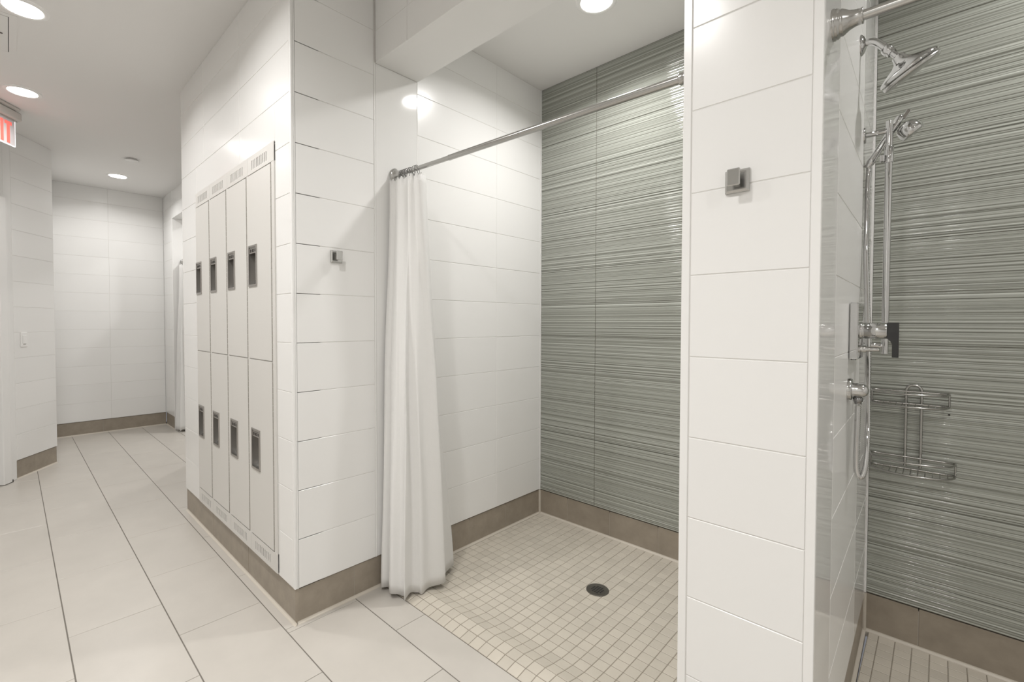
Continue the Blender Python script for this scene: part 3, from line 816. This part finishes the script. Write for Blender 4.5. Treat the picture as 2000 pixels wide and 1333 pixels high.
rod('curtain_rod', (xw, YROD, 1.948), (XR-0.0005, YROD, 1.935), 'brushed nickel rod across the right shower above the shower head', r=0.0108)
DF = Vector((XO-XS, YE-YP, 0))
dup(rod1, rod1.location+DF, 'curtain rod of the shower at the corridor end')

# ================================================================== SHOWER CURTAIN
def catmull(pts, n):
    out = []
    for i in range(len(pts)-1):
        p0 = pts[max(i-1,0)]; p1 = pts[i]; p2 = pts[i+1]; p3 = pts[min(i+2,len(pts)-1)]
        for k in range(n):
            t = k/n
            out.append(tuple(0.5*((2*b)+(-a+c)*t+(2*a-5*b+4*c-d)*t*t+(-a+3*b-3*c+d)*t**3) for a,b,c,d in zip(p0,p1,p2,p3)))
    out.append(pts[-1]); return out
BOT = [(-1.890,1.400),(-1.905,1.300),(-1.908,1.218),(-1.880,1.196),(-1.856,1.232),(-1.846,1.212),(-1.800,1.190),(-1.772,1.222),(-1.742,1.226),(-1.712,1.206),(-1.738,1.262),
       (-1.722,1.286),(-1.706,1.300),(-1.712,1.350),(-1.690,1.425),(-1.742,1.452),(-1.776,1.520),(-1.800,1.575),(-1.836,1.560),(-1.862,1.612),(-1.895,1.600)]
MID = [(-1.885,1.370),(-1.900,1.300),(-1.904,1.240),(-1.880,1.226),(-1.856,1.240),(-1.846,1.232),(-1.806,1.222),(-1.784,1.234),(-1.760,1.240),(-1.736,1.230),(-1.744,1.260),
       (-1.730,1.276),(-1.712,1.290),(-1.714,1.330),(-1.696,1.378),(-1.734,1.400),(-1.764,1.428),(-1.790,1.446),(-1.826,1.436),(-1.856,1.470),(-1.885,1.450)]
TOP = [(-1.900,1.330),(-1.905,1.300),(-1.904,1.266),(-1.884,1.258),(-1.862,1.266),(-1.848,1.263),(-1.822,1.261),(-1.800,1.272),(-1.784,1.300),(-1.772,1.282),(-1.764,1.266),
       (-1.750,1.268),(-1.738,1.286),(-1.722,1.276),(-1.702,1.282),(-1.697,1.306),(-1.712,1.330),(-1.735,1.345),(-1.770,1.350),(-1.810,1.350),(-1.860,1.348)]
NS = 7
b_, m2, t_ = catmull(BOT, NS), catmull(MID, NS), catmull(TOP, NS)
NZ = 44; Z0c, Z1c = 0.016, 1.950
hemr = random.Random(5); hem = [0.022*math.sin(i*0.21)+0.010*math.sin(i*0.57+1) for i in range(len(b_))]
vs = []; uvs = []; acc = [0.0]
for i in range(1, len(b_)): acc.append(acc[-1]+math.dist(b_[i], b_[i-1]))
for k in range(NZ+1):
    w_ = k/NZ
    for i in range(len(b_)):
        if w_ < 0.5:
            a = w_/0.5; a = a*a*(3-2*a)*0.5+a*0.5; p = [b_[i][j]*(1-a)+m2[i][j]*a for j in range(2)]
        else:
            a = (w_-0.5)/0.5; a = a*a*(3-2*a)*0.5+a*0.5; p = [m2[i][j]*(1-a)+t_[i][j]*a for j in range(2)]
        wob = 0.004*math.sin(w_*9+i*0.37)*math.sin(w_*math.pi)
        drop = -0.014*(0.5+0.5*math.cos(i*0.9))*max(0, (w_-0.93)/0.07)
        z = Z0c+(0.006+hem[i]*0.22)*(1-w_)+(Z1c-Z0c)*w_+drop
        z = max(z, 0.0145)
        vs.append((p[0]+wob, p[1]+wob*0.6, z)); uvs.append((acc[i], z))
nb = len(b_); fs = []
for k in range(NZ):
    for i in range(nb-1): fs.append((k*nb+i, k*nb+i+1, (k+1)*nb+i+1, (k+1)*nb+i))
cur = thing('shower_curtain', (XS+0.12, YROD, 0.01), 'white waffle shower curtain bunched at the left end of its rod', 'shower curtain', 'white shower curtains')
cm = MB(); cm.add(vs, fs, True); sheet = cm.build('curtain_sheet', FABRIC, cur)
ul = sheet.data.uv_layers.new(name='UVMap')
for l in sheet.data.loops: ul.data[l.index].uv = uvs[l.vertex_index]
sm_ = sheet.modifiers.new('thickness', 'SOLIDIFY'); sm_.thickness = 0.0012
drod = (Vector((XPL, YROD, 1.951))-Vector((XS, YROD, 1.984))).normalized()
for i in range(12):
    x = -1.868+0.0088*i+rnd.uniform(-.002, .002)+(0.02 if i > 8 else 0)
    s_ = (x-XS)/drod.x; c0 = Vector((XS, YROD, 1.984))+drod*s_-Z_*0.006
    ti = rnd.uniform(-0.35, 0.35); ax = Vector((math.cos(ti), math.sin(ti), 0)); sd = Vector((-ax.y, ax.x, 0))
    pts = [c0+sd*0.0195*math.cos(2*math.pi*k/18)+Z_*0.0215*math.sin(2*math.pi*k/18) for k in range(18)]
    MB().tube(pts, 0.0013, 6, closed=True).build('curtain_ring', CHROME_DARK, cur)
dup(cur, cur.location+DF, 'white shower curtain peeking out of the shower at the corridor end')

# ================================================================== FLOOR DRAIN
t = thing('floor_drain', (-1.160, 1.928, -0.011), 'round dark metal strainer in the left shower floor', 'floor drain')
DX, DY, DZ = -1.163, 1.930, -0.0112
MB().lathe((DX, DY, DZ-0.0005), Z_, [(0, 0.0535), (0.0026, 0.0535), (0.0036, 0.0520), (0.0036, 0.046), (0.0028, 0.044), (0.0026, 0.0)], 44, cap0=False).build('strainer_plate', DRAIN, t)
hb = MB()
for i in range(-2, 3):
    for j in range(-2, 3):
        if abs(i) == 2 and abs(j) == 2: continue
        hb.box((DX+i*0.0118-0.0042, DY+j*0.0118-0.0042, DZ+0.0018), (DX+i*0.0118+0.0042, DY+j*0.0118+0.0042, DZ+0.0024))
hb.build('strainer_holes', BLACK, t)

# ================================================================== RIGHT SHOWER FITTINGS
# shower arm and head
YA = 1.884; wx = prt(YA-YP).x
t = thing('overhead_shower', (wx, YA, 2.151), 'chrome rain shower head on a short curved wall arm', 'shower head')
MB().lathe((wx, YA, 2.151), NP, [(0, 0.031), (0.003, 0.031), (0.009, 0.025), (0.014, 0.012)], 32).build('wall_flange', CHROME, t)
arm = catmull([(wx+0.004, YA, 2.153), (-0.175, YA, 2.154), (-0.160, YA, 2.147), (-0.145, YA, 2.130), (-0.134, YA, 2.114)], 6)
MB().tube(arm, 0.0105, 16).build('arm', CHROME, t)
HD = Vector((0.50, 0.27, -0.82)).normalized(); HC = Vector((-0.080, YA, 2.032))
J = Vector((-0.134, YA, 2.114)); K = HC-HD*0.045; jd = (K-J).normalized()
MB().lathe(J-jd*0.006, jd, [(0, 0.0120), (0.002, 0.0150), (0.018, 0.0150), (0.020, 0.011), (0.024, 0.0135), (0.030, 0.0125)], 8).build('swivel_nut', CHROME, t)
MB().tube([J, HC-HD*0.050], 0.0085, 14).build('ball_neck', CHROME, t)
MB().lathe(HC-HD*0.058, HD, [(0, 0.010), (0.004, 0.0155), (0.012, 0.0165), (0.020, 0.020), (0.028, 0.031), (0.036, 0.049), (0.043, 0.064), (0.048, 0.0725), (0.053, 0.0755), (0.057, 0.0750)], 48).build('head_bell', CHROME, t)
MB().lathe(HC-HD*0.0015, HD, [(0, 0.0690), (0.004, 0.0690), (0.005, 0.0745), (0.013, 0.0735), (0.016, 0.069), (0.017, 0.0)], 48, cap0=False).build('spray_face', NICKEL, t)
# slide bar
YSB = 2.045; XB = -0.1340; wx2 = prt(YSB-YP).x
t = thing('slide_bar', (XB, YSB, 1.165), 'vertical chrome slide bar on wall brackets in the right shower', 'slide bar')
MB().tube([(XB, YSB, 1.168), (XB, YSB, 1.946)], 0.0098, 20).build('bar', CHROME, t)
for zz in (1.915, 1.195):
    p_ = MB().lathe((wx2, YSB, zz), NP, [(0, 0.0265), (0.003, 0.0265), (0.005, 0.024), (0.0055, 0.009), (0.062, 0.0085)], 28).build('wall_bracket', CHROME, t)
MB().lathe((XB, YSB, 1.808), Z_, [(0, 0.0125), (0.002, 0.0130), (0.052, 0.0130), (0.054, 0.0115)], 24).build('slider_sleeve', CHROME, t)
b = MB(); b.cbox((-0.006, -0.010, -0.008), (0.006, 0.010, 0.016), 0.002, Matrix.Translation((XB-0.016, YSB-0.010, 1.818))); b.build('slider_clamp', CHROME, t)
# hand shower with hose
Hb = Vector((-0.1825, 2.071, 1.829)); Ht = Vector((-0.104, 2.073, 1.968)); hd = (Ht-Hb).normalized()
t = thing('hand_shower', tuple(Hb), 'chrome hand shower resting on the slide bar, with a metal hose', 'hand shower')
MB().lathe(Hb-hd*0.012, hd, [(0, 0.0095), (0.006, 0.0120), (0.016, 0.0125), (0.022, 0.0115), (0.060, 0.0105), (0.110, 0.0110), (0.140, 0.0125), (0.162, 0.0110), (0.170, 0.004)], 20).build('handle', CHROME, t)
Fd = Vector((0.62, 0.15, -0.77)).normalized(); Fc = Vector((-0.092, 2.075, 1.922))
MB().lathe(Fc-Fd*0.016, Fd, [(0, 0.012), (0.006, 0.024), (0.014, 0.031), (0.030, 0.034), (0.044, 0.033), (0.047, 0.028), (0.0475, 0.0)], 28).build('spray_head', CHROME, t)
b = MB(); b.cbox((-0.0045, -0.006, 0), (0.0045, 0.006, 0.030), 0.001, Matrix.Translation(Ht-hd*0.018+Vector((0.012,0,0.0))) @ hd.to_track_quat('Z','Y').to_matrix().to_4x4()); b.build('spray_selector', CHROME, t)
hose = [Hb-hd*0.010, (-0.1880, 2.068, 1.790), (-0.1900, 2.066, 1.730), (-0.1895, 2.060, 1.640), (-0.1880, 2.040, 1.500), (-0.1780, 1.990, 1.340), (-0.1670, 1.915, 1.180), (-0.1590, 1.840, 1.040), (-0.1530, 1.785, 0.940), (-0.1530, 1.757, 0.860), (-0.1580, 1.748, 0.822), (-0.1650, 1.744, 0.813), (-0.1720, 1.740, 0.830), (-0.1735, 1.737, 0.880), (-0.1725, 1.734, 0.960), (-0.1715, 1.732, 1.030)]
hp = catmull([tuple(Vector(p)) for p in hose], 26)
# ribbed metal hose: alternating radii
dense = [Vector(hp[0])]; step = 0.0028; accd = 0.0
for a, b2 in zip(hp[:-1], hp[1:]):
    a, b2 = Vector(a), Vector(b2); L_ = (b2-a).length; s_ = step-accd
    while s_ <= L_: dense.append(a.lerp(b2, s_/L_)); s_ += step
    accd = (accd+L_) % step
MB().tube(dense, 0.0068, 10, radii=[0.0086 if i % 2 else 0.0064 for i in range(len(dense))]).build('hose', CHROME, t)
MB().lathe(Hb-hd*0.010, -hd, [(0, 0.0098), (0.010, 0.0098), (0.012, 0.008)], 16).build('hose_nut', CHROME, t)
# hose outlet elbow
YEB = 1.722; wx3 = prt(YEB-YP).x
t = thing('hose_outlet', (wx3, YEB, 1.075), 'round chrome wall outlet feeding the hose below the mixer', 'hose outlet')
MB().lathe((wx3, YEB, 1.075), NP, [(0, 0.032), (0.009, 0.032), (0.011, 0.030), (0.0115, 0.018)], 32).build('wall_flange', CHROME, t)
MB().lathe((wx3+0.010, YEB, 1.074), NP, [(0, 0.0205), (0.022, 0.0200), (0.029, 0.0185), (0.036, 0.0135), (0.039, 0.007), (0.040, 0.0)], 28).build('elbow_body', CHROME, t)
MB().lathe((-0.1715, 1.728, 1.066), -Z_, [(0, 0.0105), (0.014, 0.0105), (0.0145, 0.0120), (0.026, 0.0120), (0.027, 0.0095), (0.034, 0.009)], 8).build('hose_nut', CHROME_DARK, t)
MB().lathe((wx3+0.034, YEB-0.0150, 1.073), -Y_, [(0, 0.0040), (0.0015, 0.0040)], 12).build('set_screw', BRASSDARK, t)
# mixer valve
YV = 1.800
t = thing('shower_mixer', (wx3, YV, 1.162), 'square chrome shower mixer plate with a lever handle', 'shower mixer')
Mv = frame(prt(0), UP, Z_, NP)
b = MB(); b.cbox((0.520, 1.162, 0.0004), (0.690, 1.332, 0.022), 0.003, Mv); b.build('wall_plate', CHROME, t)
MB().lathe(prt(0.604, 0.0215)+Z_*1.248, NP, [(0, 0.0255), (0.004, 0.0255), (0.0045, 0.0235), (0.010, 0.0235), (0.0105, 0.0240), (0.060, 0.0240), (0.0615, 0.0228)], 36).build('valve_body', CHROME, t)
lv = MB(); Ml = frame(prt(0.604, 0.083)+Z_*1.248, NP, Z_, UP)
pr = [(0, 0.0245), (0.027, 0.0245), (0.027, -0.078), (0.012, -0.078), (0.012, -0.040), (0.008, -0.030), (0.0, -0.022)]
lv.prism(pr, Ml @ Matrix.Translation((0,0,-0.012)), 0.024); lv.fix = True; lv.build('lever', mat('chrome_dark_reflection', (0.055, 0.055, 0.055), rough=0.10, metal=1.0), t)  # chrome lever, with the dark room's reflection painted into its colour
MB().lathe(prt(0.604, 0.0215)+Z_*1.192, NP, [(0, 0.0110), (0.012, 0.0110), (0.015, 0.0075), (0.034, 0.0065), (0.044, 0.0062), (0.045, 0.005)], 18).build('diverter_knob', CHROME, t)

# ------------------------------------------------------------------ wire caddy on the ribbed wall
t = thing('shower_caddy', (-0.075, 2.44, 0.70), 'two tier stainless wire caddy on the ribbed wall', 'shower caddy')
yb = 2.4395
up = [(-0.092, yb, 0.708), (-0.092, yb, 1.000)]+[(-0.0695-0.0225*math.cos(math.pi*k/10), yb, 1.005+0.024*math.sin(math.pi*k/10)) for k in range(11)]+[(-0.047, yb, 1.000), (-0.047, yb, 0.708)]
MB().tube(up, 0.0048, 10).build('back_loop', WIRE, t)
def loop(xc, hw, z, dep, rz, r=0.0036):
    pts = [(xc-hw+2*hw*k/8, yb-0.004, z) for k in range(9)]
    pts += [(xc+hw*math.cos(math.pi*k/22)**1 if True else 0, yb-0.004-dep*math.sin(math.pi*k/22)**0.8, z) for k in range(1, 22)]
    return MB().tube(pts, r, 8, closed=True)
for (xc, hw, zt, zb_, dep) in ((-0.083, 0.113, 1.003, 0.955, 0.105), (-0.073, 0.123, 0.745, 0.699, 0.115)):
    rl = loop(xc, hw, zt, dep, 0); rl.build('basket_rail', WIRE, t)
    fl = loop(xc, hw, zb_, dep, 0); ff = fl.build('basket_floor', WIRE, t)
    g = MB()
    for k in range(1, 12):
        x = xc-hw+2*hw*k/12; c = (x-xc)/hw; yy = yb-0.004-dep*max(0.0, 1-c*c)**0.42
        g.tube([(x, yb-0.004, zb_), (x, yy, zb_)], 0.0018, 6)
    g.build('basket_grid', WIRE, t)
    for a in (0.0, 1.0):
        x = xc+hw*math.cos(math.pi*a); y = yb-0.004-dep*math.sin(math.pi*a)**0.8 if 0 < a < 1 else yb-0.004
        MB().tube([(x, y, zb_), (x, y, zt)], 0.0030, 6).build('basket_upright', WIRE, t)
b = MB().lathe((0.030, YG-0.0005, 0.925), -Y_, [(0, 0.0035), (0.002, 0.003)], 10).build('screw_cap', BRASSDARK)
tag(b, 'tiny dark plug in the ribbed wall right of the caddy', 'wall plug')
